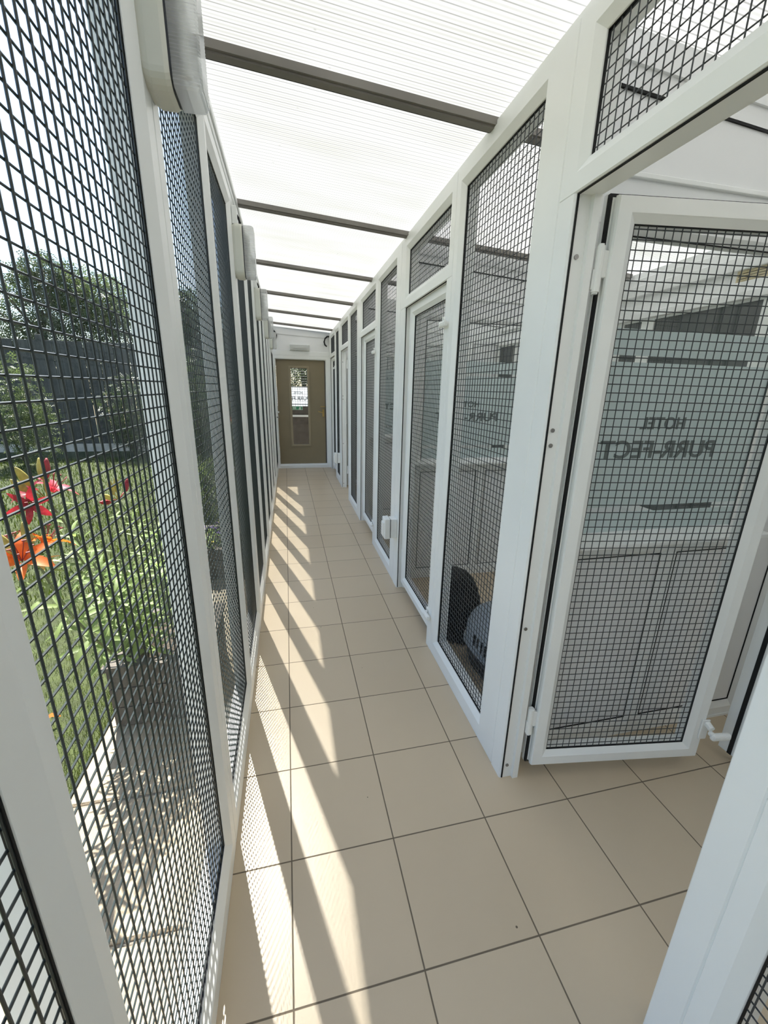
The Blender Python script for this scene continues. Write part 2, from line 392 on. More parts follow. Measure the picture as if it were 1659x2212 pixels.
# garden gate at the far end of the left side
gy0 = J0 + 4 * P + .002; gy1 = YE - .065
gg = thing('garden_gate', 'white mesh gate to the garden beside the brown door, with lever handle', 'gate', (0, gy0, 0))
w = gy1 - gy0
bm = bmesh.new(); ring(bm, 0, w, 0, 2.332, FPROF, (.045, .045, .06, .3), mpL); obj('frame', bm, UPVC, gg)
bm = bmesh.new(); ring(bm, .035, w - .035, .05, 2.04, [(a, d * .6 - .012) for a, d in FPROF], (.08, .08, .09, .08), mpL); lf = obj('leaf_frame', bm, UPVC, gg)
V, F = mesh_wires(.115, w - .115, .14, 1.96, .012, mpL); pyobj('wire_mesh', V, F, WIRE, gg)
bm = bmesh.new(); gasket(bm, .115, w - .115, .14, 1.96, -.004, .016, mpL); obj('gasket', bm, BLACK, gg)
obj('glass', newbox(-.215, -.211, .11, w - .11, .135, 1.965), GLASS, gg)
bm = bmesh.new(); box(bm, -.166, -.158, w - .095, w - .065, .88, 1.08, .003); hp = obj('handle_plate', bm, WPLAST, gg)
bm = bmesh.new(); cyl(bm, (-.158, w - .08, 1.02), (-.118, w - .08, 1.02), .009); box(bm, -.126, -.11, w - .2, w - .07, 1.01, 1.03, .004); obj('lever', bm, WPLAST, hp)
bm = bmesh.new(); cyl(bm, (-.158, w - .08, .93), (-.146, w - .08, .93), .009); box(bm, -.15, -.118, w - .083, w - .077, .92, .94, .001, 1); obj('key', bm, SCREW, hp)
for hz in (.30, 1.72):
    bm = bmesh.new(); cyl(bm, (-.155, w - .04, hz - .05), (-.155, w - .04, hz + .05), .009); box(bm, -.166, -.158, w - .06, w - .02, hz - .04, hz + .04, .002); obj('hinge', bm, WPLAST, gg)

# ------------------------------------------------------------------ wall lamps
def make_lamp():
    t = bpy.data.objects.new('wall_lamp', None); COL.objects.link(t)
    # local: x out of wall, y along wall, z up (height .22)
    bm = bmesh.new()
    sec = [(0, .046, .112), (.012, .051, .118), (.038, .051, .118), (.046, .048, .115)]
    def rr(hx, hz, r, n=5):
        pts = []
        for cx, cz, a0 in ((hx - r, hz - r, 0), (-hx + r, hz - r, 90), (-hx + r, -hz + r, 180), (hx - r, -hz + r, 270)):
            for i in range(n + 1):
                a = math.radians(a0 + 90 * i / n); pts.append((cx + r * math.cos(a), cz + r * math.sin(a)))
        return pts
    def loft(bm, secs, r, close=True):
        L = [[bm.verts.new((x, y, z)) for y, z in rr(hy, hz, r)] for x, hy, hz in secs]
        for A, B in zip(L, L[1:]):
            n = len(A)
            for i in range(n): bm.faces.new((A[i], A[(i + 1) % n], B[(i + 1) % n], B[i]))
        if close: bm.faces.new(L[0][::-1])
        bm.faces.new(L[-1])
    loft(bm, sec, .028); obj('lamp_base', bm, CREAM, t)
    bm = bmesh.new(); loft(bm, [(.046, .0465, .1135), (.050, .0465, .1135)], .027); obj('seal', bm, DARKP, t)
    bm = bmesh.new()
    # ribbed diffuser: stacked ribs up the sides, plain rounded front and ends
    nz = 40; hz = .112; prof = []
    for i in range(nz * 2 + 1):
        z = -hz + 2 * hz * i / (nz * 2); e = min(1, (hz - abs(z)) / .010); e = max(.05, e) ** .4
        rib = .0016 if i % 2 else 0
        prof.append((z, .034 + .010 * e + rib, .050, .050 + .050 * (.80 + .20 * e) + rib * .4))
    L = []
    for z, hy, xa, xb in prof:
        pts = [(xa, -hy - .001), (xa + .6 * (xb - xa), -hy * .98), (xa + .92 * (xb - xa), -hy * .92), (xb, -hy * .76), (xb, hy * .76), (xa + .92 * (xb - xa), hy * .92), (xa + .6 * (xb - xa), hy * .98), (xa, hy + .001)]
        L.append([bm.verts.new((x, y, z)) for x, y in pts])
    for A, B in zip(L, L[1:]):
        for i in range(7): bm.faces.new((A[i], A[i + 1], B[i + 1], B[i]))
    bm.faces.new(L[0]); bm.faces.new(L[-1][::-1])
    obj('diffuser', bm, LENS, t)
    bm = bmesh.new(); cyl(bm, (.066, 0, -.075), (.066, 0, .075), .011); obj('bulb_tube', bm, WPLAST, t)
    bm = bmesh.new(); box(bm, .001, .026, -.022, .022, .118, .196, .003); obj('cable_cover', bm, UPVC, t)
    bm = bmesh.new(); tube(bm, [(.03, -.005, .108), (.036, -.004, .13), (.03, 0, .15), (.02, 0, .165)], .006); obj('cable', bm, BLACK, t)
    return t
lamp0 = make_lamp()
for k, w_ in enumerate(('nearest to the viewer, cut by the top of the picture', 'second from the front', 'third from the front', 'fourth from the front', 'fifth from the front, closest to the brown door')):
    o = lamp0 if k == 0 else dup(lamp0)
    o.location = (-.1772, J0 + k * P, 2.082)
    tag(o, 'cream wall lamp, ' + w_, 'wall lamp', 'wall lamps on the garden side')

# ------------------------------------------------------------------ pen fronts on the right
def mpR(u, v, d): return (.79 + d, u, v)
def make_front(y0, m0, m1, d0, d1, y1, screws):
    t = bpy.data.objects.new('pen_screen', None); COL.objects.link(t); t.location = (0, 0, 0)
    bm = bmesh.new(); mm = (m1 + d0) / 2; TB = .098; TT = .077; H = 2.322
    def prof(w):  # flat share then bead
        s = max(.3, 1 - .026 / w)
        return s
    # panel ring: bead is the last 25 mm on every side
    def ring2(u0, u1, v0, v1, ins):
        P_ = []
        loops = []
        for t_, d in (('o', .004), ('o2', 0), ('f', 0), ('s', .014), ('e', .016), ('e', .072), ('o', .072)):
            off = [{'o': 0, 'o2': .003, 'f': w_ - .026, 's': w_ - .001, 'e': w_}[t_] for w_ in ins]
            a, b, c, e = u0 + off[0], u1 - off[1], v0 + off[2], v1 - off[3]
            loops.append([bm.verts.new(mpR(u, v, d)) for u, v in ((a, c), (b, c), (b, e), (a, e))])
        n = len(loops)
        for i in range(n):
            A, B = loops[i], loops[(i + 1) % n]
            for k in range(4): bm.faces.new((A[k], A[(k + 1) % 4], B[(k + 1) % 4], B[k]))
    ring2(y0, mm, 0, H, (m0 - y0, mm - m1, TB, TT))
    tw0 = d0 + .012; tw1 = d1 - .02
    ring2(mm, y1, 1.932, H, (tw0 - mm, y1 - tw1, .072, TT))
    # stiles either side of the doorway
    extr(bm, [(mm, .004), (mm + .003, 0), (d0 - .004, 0), (d0, .005), (d0, .03), (d0 + .012, .031), (d0 + .012, .072), (mm, .072)], 0, 1.932, mpR)
    extr(bm, [(d1, .005), (d1 + .004, 0), (y1 - .003, 0), (y1, .004), (y1, .072), (d1 - .012, .072), (d1 - .012, .050), (d1, .049)], 0, 1.932, mpR)
    obj('frame', bm, UPVC, t)
    for (a, b, c, e) in ((m0, m1, TB, H - TT), (tw0, tw1, 2.004, H - TT)):
        bm = bmesh.new(); gasket(bm, a, b, c, e, .018, .0255, mpR, .0022); obj('gasket', bm, BLACK, t)
        V, F = mesh_wires(a + .001, b - .001, c + .001, e - .001, .021, mpR); pyobj('wire_mesh', V, F, WIRE2, t)
    bm = bmesh.new(); box(bm, .797, .802, d1 - .0032, d1 + .001, .004, 1.93); obj('door_seal', bm, BLACK, t)
    bm = bmesh.new(); box(bm, .797, .802, d0, d1, 1.929, 1.9335); obj('door_seal', bm, BLACK, t)
    if screws:
        for z in (.06, .66, 1.29, 1.335, 1.79):
            bm = bmesh.new(); cyl(bm, (.817, d1 + .001, z), (.817, d1 - .0035, z), .0062, 14); cyl(bm, (.817, d1 - .003, z), (.817, d1 - .0038, z), .0028, 6)
            slabel(obj('screw', bm, SCREW, t), 'steel screw head')
    return t
FR = [(-1.39, -1.24, -.672, -.545, .135, .2035, True),
      (.204, .354, .905, 1.045, 1.765, 1.8735, False),
      (1.874, 2.024, 2.575, 2.715, 3.435, 3.5435, False),
      (3.544, 3.694, 4.245, 4.385, 5.105, 5.2135, True),
      (5.214, 5.364, 5.80, 5.90, 6.62, 6.70, False)]
ftx = ['white mesh pen screen at the front right, its gate swung open',
       'white mesh pen screen with black and grey pet shelters behind its wire',
       'white mesh pen screen starting at the nearer white socket',
       'white mesh pen screen between the two white sockets, its gate standing open',
       'white mesh pen screen next to the brown door']
for a, tx in zip(FR, ftx):
    tag(make_front(*a), tx, 'pen screen', 'pen screens')
# filler strip at the far end
struct(obj('trim_3', newbox(.79, .862, 6.7005, YE - .001, 0, 2.322, bev=.002, seg=1), UPVC))

# gates (leaf local frame: x along the leaf from hinge pin, y through it, z up)
def make_gate():
    t = bpy.data.objects.new('pen_gate', None); COL.objects.link(t)
    def mp(u, v, d): return (u, -.045 + d, v)
    bm = bmesh.new(); u0, u1, v0, v1 = .03, .735, .055, 1.945
    W_ = .072
    pr = [(.18, .006), (.22, 0), (.72, 0), (.75, .002), (.98, .014), (1, .015), (1, .055), (.04, .055), (0, .053), (0, .040), (.14, .038), (.14, .030), (.19, .028), (.19, .018), (.165, .016)]
    ring(bm, u0, u1, v0, v1, pr, (W_,) * 4, mp); obj('leaf_frame', bm, UPVC, t)
    bm = bmesh.new(); ring(bm, u0, u1, v0, v1, [(.03, .0398), (.03, .029), (.135, .0285), (.135, .0385)], (W_,) * 4, mp); obj('seal', bm, BLACK, t)
    a, b, c, e = u0 + W_, u1 - W_, v0 + W_, v1 - W_
    bm = bmesh.new(); gasket(bm, a, b, c, e, .0155, .022, mp, .003); obj('gasket', bm, BLACK, t)
    V, F = mesh_wires(a + .001, b - .001, c + .001, e - .001, .019, mp); pyobj('wire_mesh', V, F, WIRE2, t)
    for hz in (.265, 1.763):
        HX, HY = .021, -.029
        bm = bmesh.new(); cyl(bm, (.004, .004, hz - .055), (.004, .004, hz + .055), .0115, 16); cyl(bm, (.004, .004, hz - .06), (.004, .004, hz - .055), .008, 12); cyl(bm, (.004, .004, hz + .055), (.004, .004, hz + .06), .008, 12)
        box(bm, .004, .026, -.002, .009, hz - .02, hz + .045, .002); box(bm, -.010, .006, .0, .012, hz - .05, hz + .0, .002)
        bmesh.ops.translate(bm, verts=bm.verts, vec=(HX - .004, HY - .004, 0))
        obj('hinge', bm, WPLAST, t)
    for hz in (.205, 1.74):
        bm = bmesh.new(); box(bm, .702, .734, -.052, -.0455, hz - .045, hz + .045, .003)
        h = obj('latch_plate', bm, WPLAST, t)
        bm = bmesh.new(); cyl(bm, (.722, -.050, hz + .03), (.722, -.074, hz + .022), .012, 14)
        cyl(bm, (.722, -.072, hz + .005), (.722, -.086, hz + .005), .010, 14)
        vs = box(bm, .715, .792, -.096, -.076, hz - .016, hz + .012, .008)
        box(bm, .72, .786, -.0972, -.0955, hz - .002, hz + .001, .0005, 1)
        obj('latch_handle', bm, WPLAST, h)
    return t
gate0 = make_gate()
OPEN = math.radians(-8.0); SHUT = math.radians(-90)
gtx = ['white mesh pen gate swung open at the front right',
       'closed white mesh pen gate beside the mesh panel that hides the pet shelters',
       'closed white mesh pen gate midway between the two white sockets',
       'white mesh pen gate standing open just before the farther white socket',
       'closed white mesh pen gate nearest to the brown door']
for i, a in enumerate(FR):
    g = gate0 if i == 0 else dup(gate0)
    op = i in (0, 3)
    g.location = (.865 if op else .858, a[4] + (.022 if op else .0), 0); g.rotation_euler = (0, 0, OPEN if op else SHUT)
    tag(g, gtx[i], 'gate', 'pen gates')
# inner gate seen behind the open gate
ig = thing('inner_gate', 'white inner gate edge with black seal, standing ajar deep in the front pen', 'gate', (1.835, -.635, 0), math.radians(93.5))
def mpi(u, v, d): return (u, d, v)
bm = bmesh.new(); ring(bm, .0, .69, .05, 1.93, [(.18, .0), (1, .0), (1, .055), (0, .055), (0, .035), (.18, .03)], (.072,) * 4, mpi); obj('leaf_frame', bm, UPVC, ig)
bm = bmesh.new(); ring(bm, .0, .69, .05, 1.93, [(.02, .034), (.02, .018), (.17, .018), (.17, .029)], (.072,) * 4, mpi); obj('seal', bm, BLACK, ig)
obj('leaf_panel', newbox(.07, .62, .015, .035, .12, 1.86), UPVC2, ig)
obj('edge_seal', newbox(.640, .655, .0552, .058, .05, 1.93), BLACK, ig)

# ------------------------------------------------------------------ partitions between pens
def text_mesh(bm, s, size, xr, z, y, mirror=True, depth=.002, width=None, bold=.018):
    cu = bpy.data.curves.new('tmp', 'FONT'); cu.body = s; cu.size = size; cu.extrude = depth / 2; cu.offset = bold * size; cu.space_character = 1.02
    to = bpy.data.objects.new('tmp', cu); COL.objects.link(to)
    dg = bpy.context.evaluated_depsgraph_get(); dg.update()
    me = to.evaluated_get(dg).to_mesh()
    xs = [v.co.x for v in me.vertices]; zs = [v.co.y for v in me.vertices]
    w0, w1, h0, h1 = min(xs), max(xs), min(zs), max(zs)
    sx = (width / (w1 - w0)) if width else 1
    vs = []
    for v in me.vertices:
        x = (v.co.x - w0) * sx
        vs.append(bm.verts.new((xr - x if mirror else xr + x, y + v.co.z, z + (v.co.y - h0) * size / (h1 - h0))))
    for p in me.polygons:
        try: bm.faces.new([vs[i] for i in p.vertices])
        except ValueError: pass
    bpy.data.objects.remove(to); bpy.data.curves.remove(cu)
def add_text(name, lines, mat, parent, y):
    bm = bmesh.new()
    for (s, h, xr, z, w) in lines: text_mesh(bm, s, h, xr, z, y, width=w)
    return obj(name, bm, mat, parent)
def make_partition():
    t = bpy.data.objects.new('pen_partition', None); COL.objects.link(t)
    # local y=0 is the face towards the viewer; depth to +y .06
    def mp(u, v, d): return (u, d, v)
    X0, X1 = .865, XB - .002
    bm = bmesh.new()
    pf = [(0, 0), (.6, 0), (1, .012), (1, .05), (0, .05)]
    ring(bm, X0, 1.4715, 0, .905, pf, (.12, .0365, .08, .047), mp)
    ring(bm, 1.4715, 1.88, 0, .905, pf, (.0365, .112, .08, .047), mp)
    ring(bm, X0, 1.88, .905, 1.94, pf, (.12, .145, .045, .048), mp)
    ring(bm, 1.8805, 2.045, 0, 2.0, pf, (.03, .035, .08, .06), mp)
    ring(bm, 2.045, X1, 0, 2.0, pf, (.035, .06, .08, .06), mp)
    box(bm, X0, 1.88, -.05, 0, .915, .932, .003)          # sill nosing
    A = [bm.verts.new(p) for p in ((.985, -.046, .931), (.985, .016, .931), (.985, .016, .958))]; B = [bm.verts.new((1.735, v.co.y, v.co.z)) for v in A]
    for i_ in range(3): bm.faces.new((A[i_], A[(i_ + 1) % 3], B[(i_ + 1) % 3], B[i_]))
    bm.faces.new(A); bm.faces.new(B[::-1])
    box(bm, 1.88, X1, -.004, .0, 0, .012)
    obj('frame', bm, UPVC, t)
    bm = bmesh.new()
    for a, b in ((.98, 1.437), (1.506, 1.77)): box(bm, a, b, .014, .03, .078, .86)
    obj('lower_panel', bm, UPVC2, t)
    bm = bmesh.new()
    for a, b in ((1.908, 2.012), (2.078, X1 - .058)): box(bm, a, b, .014, .03, .078, 1.942)
    obj('side_panel', bm, UPVC2, t)
    bm = bmesh.new()
    for a, b, c, e in ((.985, 1.435, .08, .858), (1.508, 1.768, .08, .858), (1.91, 2.01, .08, 1.94), (2.08, X1 - .06, .08, 1.94), (.985, 1.735, .95, 1.892)):
        ring(bm, a, b, c, e, [(0, .0105), (1, .0105), (1, .014), (0, .014)], (.0035, .0035, .0035, .0035), mp)
    obj('gasket', bm, BLACK, t)
    obj('glass', newbox(.98, 1.738, .018, .023, .948, 1.894), GLASS2, t)
    bm = bmesh.new()
    for c, e in ((.952, 1.031), (1.053, 1.543), (1.563, 1.642)): box(bm, .986, 1.736, .0155, .0175, c, e)
    obj('frosted_film', bm, FILM, t)
    lt = add_text('lettering', [('HOTEL', .042, 1.412, 1.328, .186), ('PURR-FECT', .062, 1.566, 1.228, .486)], LETTER, t, .0135)
    slabel(lt, 'grey mirrored lettering reading HOTEL PURR-FECT on the frosted film')
    bm = bmesh.new()
    box(bm, X0, X1, .002, .05, 1.9405, 2.2)
    box(bm, 1.88, X1, .004, .05, 2.0005, 2.2)
    obj('header_panel', bm, UPVC2, t)
    bm = bmesh.new(); box(bm, X0, 1.88, -.008, .004, 2.026, 2.040, .002, 1); obj('joint_strip', bm, UPVC, t)
    bm = bmesh.new()
    for (y0, y1, z0, z1) in ((-.012, .05, 2.27, 2.34), (-.004, .05, 2.225, 2.27)):
        for v in box(bm, X0, X1, y0, y1, z0, z1): v.co.z += (.94 - v.co.x) * .07
    obj('top_rail', bm, UPVC2, t)
    bm = bmesh.new()
    for v in box(bm, X0, X1, .004, .05, 2.19, 2.226): v.co.z += (.94 - v.co.x) * .07 if v.co.z > 2.2 else 0
    obj('infill', bm, UPVC2, t)
    bm = bmesh.new()
    for v in box(bm, X0, X1, -.003, .004, 2.219, 2.2255): v.co.z += (.94 - v.co.x) * .07
    obj('dark_joint', bm, BLACK, t)
    return t
part0 = make_partition()
ptx = ['white partition with frosted lettered glass right behind the open front gate',
       'white partition with frosted lettered glass behind the two pet shelters',
       'white partition with frosted glass meeting the screens midway between the two sockets',
       'white partition with frosted glass, the last one before the brown door']
for k, tx in enumerate(ptx):
    o = part0 if k == 0 else dup(part0)
    o.location = (0, (.225, 1.895, 3.565, 5.235)[k], 0); tag(o, tx, 'partition', 'pen partitions')

# ------------------------------------------------------------------ sockets
def make_socket():
    t = bpy.data.objects.new('outdoor_socket', None); COL.objects.link(t)
    # local x negative = out of the post, y along, z up
    bm = bmesh.new(); box(bm, -.048, 0, -.045, .045, 0, .145, .006, 3); obj('back_box', bm, WPLAST, t)
    bm = bmesh.new(); box(bm, -.094, -.051, -.048, .048, -.006, .150, .008, 3); l = obj('lid', bm, WPLAST, t)
    bm = bmesh.new(); box(bm, -.103, -.092, -.034, .034, .012, .118, .004, 2); obj('lid_panel', bm, WPLAST, l)
    bm = bmesh.new(); cyl(bm, (-.062, -.03, .152), (-.062, .03, .152), .004, 10); box(bm, -.072, -.06, -.02, .02, -.014, -.004, .002); obj('clip', bm, WPLAST, l)
    bm = bmesh.new(); box(bm, -.051, -.048, -.0445, .0445, .002, .143); obj('lid_seal', bm, DARKP, t)
    bm = bmesh.new(); cyl(bm, (-.024, -.046, .05), (-.024, -.0452, .05), .014, 20); obj('knockout', bm, WPLAST, t)
    return t
s0 = make_socket(); s0.location = (.7895, 1.83, .392); tag(s0, 'white weatherproof socket box low on the right, the nearer of two', 'socket', 'weatherproof sockets')
s1 = dup(s0); s1.location = (.7895, 5.25, .352); tag(s1, 'white weatherproof socket box low on the right, the farther one near the brown door', 'socket', 'weatherproof sockets')

# ------------------------------------------------------------------ end wall with brown door
we = bpy.data.objects.new('wall_far', None); COL.objects.link(we); struct(we)
def mpE(u, v, d): return (u, YE + d, v)
DX0, DX1 = -.138, .722
bm = bmesh.new()
ring(bm, -.2, .79, 0, 1.962, [(0, 0), (.8, 0), (1, .012), (1, .14), (0, .14)], (.2 + DX0, .79 - DX1, .072, .062), mpE)
box(bm, -.2, .79, YE, YE + .14, 1.9625, 2.035, .003)
box(bm, DX0, DX1, YE - .012, YE + .02, 0, .052, .004)
obj('door_surround', bm, UPVC, we)
bm = bmesh.new(); box(bm, -.262, XB, YE + .012, YE + .14, 2.035, 2.5); box(bm, .79, XB, YE + .012, YE + .14, 0, 2.035); box(bm, -.262, -.2, YE + .012, YE + .14, 0, 2.035)
obj('wall_board', bm, UPVC2, we)
bm = bmesh.new()
for v in box(bm, -.17, .79, YE - .004, YE + .012, 2.30, 2.42): v.co.z -= (v.co.x + .1) * .045
obj('top_fascia', bm, UPVC2, we)
d1 = struct(obj('door_1', newbox(DX0 + .004, DX1 - .004, YE + .07, YE + .112, .06, 1.9, bev=.002, seg=1), BROWN))
# cut the vision panel out of the leaf
me = d1.data; bm = bmesh.new()
def mpD(u, v, d): return (u, YE + .07 + d, v)
ring(bm, DX0 + .004, DX1 - .004, .06, 1.898, [(0, 0), (1, 0), (1, .042), (0, .042)], (.113 - DX0, DX1 - .403, .372, .136), mpD)
bmesh.ops.recalc_face_normals(bm, faces=bm.faces); bm.to_mesh(me); bm.free()
bm = bmesh.new(); ring(bm, .079, .437, .395, 1.80, [(0, -.014), (.7, -.016), (1, -.008), (1, .03), (0, .03)], (.037,) * 4, mpD); obj('vision_frame', bm, BROWNL, d1)
obj('glass', newbox(.11, .406, YE + .088, YE + .094, .428, 1.767), GLASS2, d1)
bm = bmesh.new(); box(bm, .655, .685, YE + .058, YE + .069, .93, 1.06, .003); hpl = slabel(obj('handle_plate', bm, BRASS, d1), 'brass handle plate')
bm = bmesh.new(); cyl(bm, (.67, YE + .06, 1.01), (.67, YE + .02, 1.01), .008); tube(bm, [(.67, YE + .022, 1.01), (.63, YE + .02, 1.012), (.59, YE + .022, 1.02), (.575, YE + .024, 1.032)], .007, 8, .8); slabel(obj('lever', bm, BRASS, hpl), 'brass lever')
bm = bmesh.new(); cyl(bm, (.668, YE + .06, .955), (.668, YE + .035, .955), .011); obj('lock', bm, BRASS, hpl)
bm = bmesh.new(); cyl(bm, (.69, YE + .069, 1.11), (.69, YE + .052, 1.11), .009); box(bm, .62, .70, YE + .046, YE + .054, 1.104, 1.116, .002); slabel(obj('bolt', bm, BRASS, d1), 'brass bolt')
bm = bmesh.new(); box(bm, DX1 - .018, DX1 - .006, YE + .066, YE + .0705, .07, 1.89); obj('edge_gap', bm, DARKP, d1)
# small emergency light box over the door
eb = thing('bulkhead_light', 'small clear rectangular light box on the white wall above the brown door', 'light', (.284, YE + .012, 2.044))
obj('body', newbox(-.17, .17, -.028, 0, 0, .098, bev=.006), WPLAST, eb)
obj('cover', newbox(-.165, .165, -.07, -.0285, .004, .094, bev=.008), LENS, eb)
bm = bmesh.new(); cyl(bm, (-.12, -.045, .05), (.12, -.045, .05), .012); obj('bulb_tube', bm, WPLAST, eb)
# black hoses in the top corners
bm = bmesh.new(); tube(bm, [(-.168, YE - .05, 2.37), (-.15, YE - .06, 2.35), (-.115, YE - .05, 2.315), (-.095, YE - .03, 2.275), (-.105, YE - .0, 2.235), (-.12, YE + .011, 2.215)], .013, 10); tag(obj('black_hose', bm, BLACK, smooth=True), 'short black hose curling down the far wall beside the last wall lamp', 'hose', 'black hoses')
bm = bmesh.new(); tube(bm, [(.786, YE - .02, 2.29), (.755, YE - .05, 2.285), (.715, YE - .055, 2.25), (.70, YE - .05, 2.2), (.715, YE - .02, 2.155), (.745, YE + .011, 2.135)], .013, 10); tag(obj('black_hose', bm, BLACK, smooth=True), 'black hose curving like a letter C above the right end of the brown door', 'hose', 'black hoses')

# beyond the door: covered lobby, outer gate with white film, exit sign
struct(obj('ceiling_lobby', newbox(-.8, XB, YE + .145, 8.2, 2.27, 2.5), UPVC2))
struct(obj('wall_lobby', newbox(-.8, -.7, YE + .145, 8.05, -.02, 2.27), UPVC2))
og = thing('outer_gate', 'white outer gate with lettered film, seen through the brown door glass', 'gate', (0, 8.1, 0))
def mpO(u, v, d): return (u, d, v)
bm = bmesh.new(); ring(bm, -.5, 1.1, -.1, 2.25, [(0, 0), (1, 0), (1, .05), (0, .05)], (.08, .08, .3, .35), mpO)
box(bm, -.42, 1.02, -.01, .05, .84, .88, .003); box(bm, -.42, 1.02, 0, .05, 1.86, 1.92, .003)
obj('frame', bm, UPVC, og)
V, F = mesh_wires(-.42, 1.02, 1.04, 1.86, .0, mpO, pitch=.05, r=.003); pyobj('wire_mesh', V, F, WIRE, og)
bm = bmesh.new(); box(bm, -.42, 1.02, .02, .024, 1.06, 1.437); obj('film', bm, FILMW, og)
bm = bmesh.new(); box(bm, -.42, 1.02, .012, .018, 1.09, 1.105); box(bm, -.42, 1.02, .012, .018, 1.44, 1.455); obj('film_stripe', bm, DLETTER, og)
slabel(add_text('lettering', [('HOTEL', .058, .345, 1.30, .185), ('PURR-FECT', .075, .475, 1.175, .50)], DLETTER, og, .012), 'dark mirrored lettering reading HOTEL PURR-FECT')
obj('lower_panel', newbox(-.42, 1.02, .01, .03, .2, .84), TIMBER, og)
obj('middle_panel', newbox(-.42, 1.02, .026, .04, .88, 1.06), TIMBER, og)
ex = thing('exit_sign', 'green safety sign with white figure and marks, seen low in the brown door glass', 'sign', (.22, 8.085, .985))
obj('board', newbox(-.125, .12, -.004, .004, 0, .075), GREEN, ex)
bm = bmesh.new(); ring(bm, -.125, .12, 0, .075, [(0, -.006), (1, -.006), (1, -.004), (0, -.004)], (.004,) * 4, mpO)
for r_ in (.018, .045):
    for i in range(3): box(bm, -.08 + i * .024, -.062 + i * .024, -.006, -.004, r_, r_ + .014)
box(bm, .04, .085, -.006, -.004, .01, .016); box(bm, .08, .086, -.006, -.004, .01, .064)
cyl(bm, (.062, -.004, .056), (.062, -.006, .056), .006, 12); box(bm, .05, .07, -.006, -.004, .03, .047); box(bm, .044, .052, -.006, -.004, .016, .034); box(bm, .066, .074, -.006, -.004, .018, .034)
obj('pictogram', bm, WPLAST, ex)

# ------------------------------------------------------------------ pets' things in the first pen
bd = thing('pet_bed', 'black rounded fabric pet shelter on the tiles behind the wire mesh', 'pet bed', (1.035, 1.16, 0))
bm = bmesh.new(); L = []
nph = 14; nth = 20
for i in range(nph + 1):
    a = (PI / 2) * i / nph; r = math.cos(a) ** .45; z = .40 * math.sin(a) ** .8
    L.append([bm.verts.new((.145 * r * math.cos(2 * PI * k / nth) - (.05 * (z / .4) ** 2), .17 * r * math.sin(2 * PI * k / nth), z)) for k in range(nth)])
for A, B in zip(L, L[1:]):
    for k in range(nth): bm.faces.new((A[k], A[(k + 1) % nth], B[(k + 1) % nth], B[k]))
bm.faces.new(L[0][::-1]); bmesh.ops.remove_doubles(bm, verts=bm.verts, dist=1e-5)
obj('hood', bm, BFAB, bd, smooth=True)
bm = bmesh.new(); tube(bm, [(.14 * math.cos(a), .18 * math.sin(a), .025) for a in [2 * PI * k / 24 for k in range(25)]], .022, 8); obj('base_rim', bm, BFAB, bd, smooth=True)
pc = thing('pet_carrier', 'grey domed pet carrier with vent slots and dark base, behind the wire mesh', 'pet carrier', (1.12, .70, 0), math.radians(6))
def shell(bm, z0, z1, hx, hy, fn, n=10, seg=28):
    Lp = []
    for i in range(n + 1):
        z = z0 + (z1 - z0) * i / n; s = fn(i / n)
        lp = []
        for k in range(seg):
            a = 2 * PI * k / seg; c, s_ = math.cos(a), math.sin(a)
            lp.append(bm.verts.new((hx * s * math.copysign(abs(c) ** .6, c), hy * s * math.copysign(abs(s_) ** .6, s_), z)))
        Lp.append(lp)
    for A, B in zip(Lp, Lp[1:]):
        for k in range(seg): bm.faces.new((A[k], A[(k + 1) % seg], B[(k + 1) % seg], B[k]))
    bm.faces.new(Lp[0][::-1]); bm.faces.new(Lp[-1])
bm = bmesh.new(); shell(bm, .135, .40, .17, .25, lambda t: max(.12, (1 - t ** 2.6)) ** .5); obj('top_shell', bm, GREYP, pc, smooth=True)
bm = bmesh.new(); shell(bm, 0, .13, .168, .248, lambda t: .86 + .14 * t); obj('base_shell', bm, DARKP, pc, smooth=True)
bm = bmesh.new(); shell(bm, .128, .142, .178, .258, lambda t: 1.0, 2); obj('rim', bm, GREYP, pc)
bm = bmesh.new()
for k in range(6): box(bm, -.1735, -.150, -.12 + k * .035, -.108 + k * .035, .165, .225, .002, 1)
for k in range(6): box(bm, -.09 + k * .035, -.078 + k * .035, -.2535, -.23, .165, .225, .002, 1)
slabel(obj('vent_slots', bm, BLACK, pc), 'dark vent slots')
bm = bmesh.new(); tube(bm, [(0, -.07, .392), (0, -.06, .425), (0, 0, .432), (0, .06, .425), (0, .07, .392)], .011, 10); obj('handle', bm, DARKP, pc, smooth=True)

# ------------------------------------------------------------------ garden
struct(obj('ground', newbox(-16, 4, -6, 16, -.3, -.13), TURF))
struct(obj('lawn_base', newbox(-16, -.785, -6, 16, -.128, -.008), TURF))
bm = bmesh.new(); y = -3.1; k = 0
while y < 9:
    l = (.62, .45, .75, .55)[k % 4]; box(bm, -.78, -.268, y + .006, y + l - .006, -.1, random.uniform(-.004, .002), .006, 1); y += l; k += 1
pv = struct(obj('path', bm, STONE))
obj('path_bed', newbox(-.782, -.266, -3.1, 9, -.127, -.012), JOINT, pv)
struct(obj('ground_far', newbox(-.26, 4, YE + .16, 12, -.129, -.02), STONE))
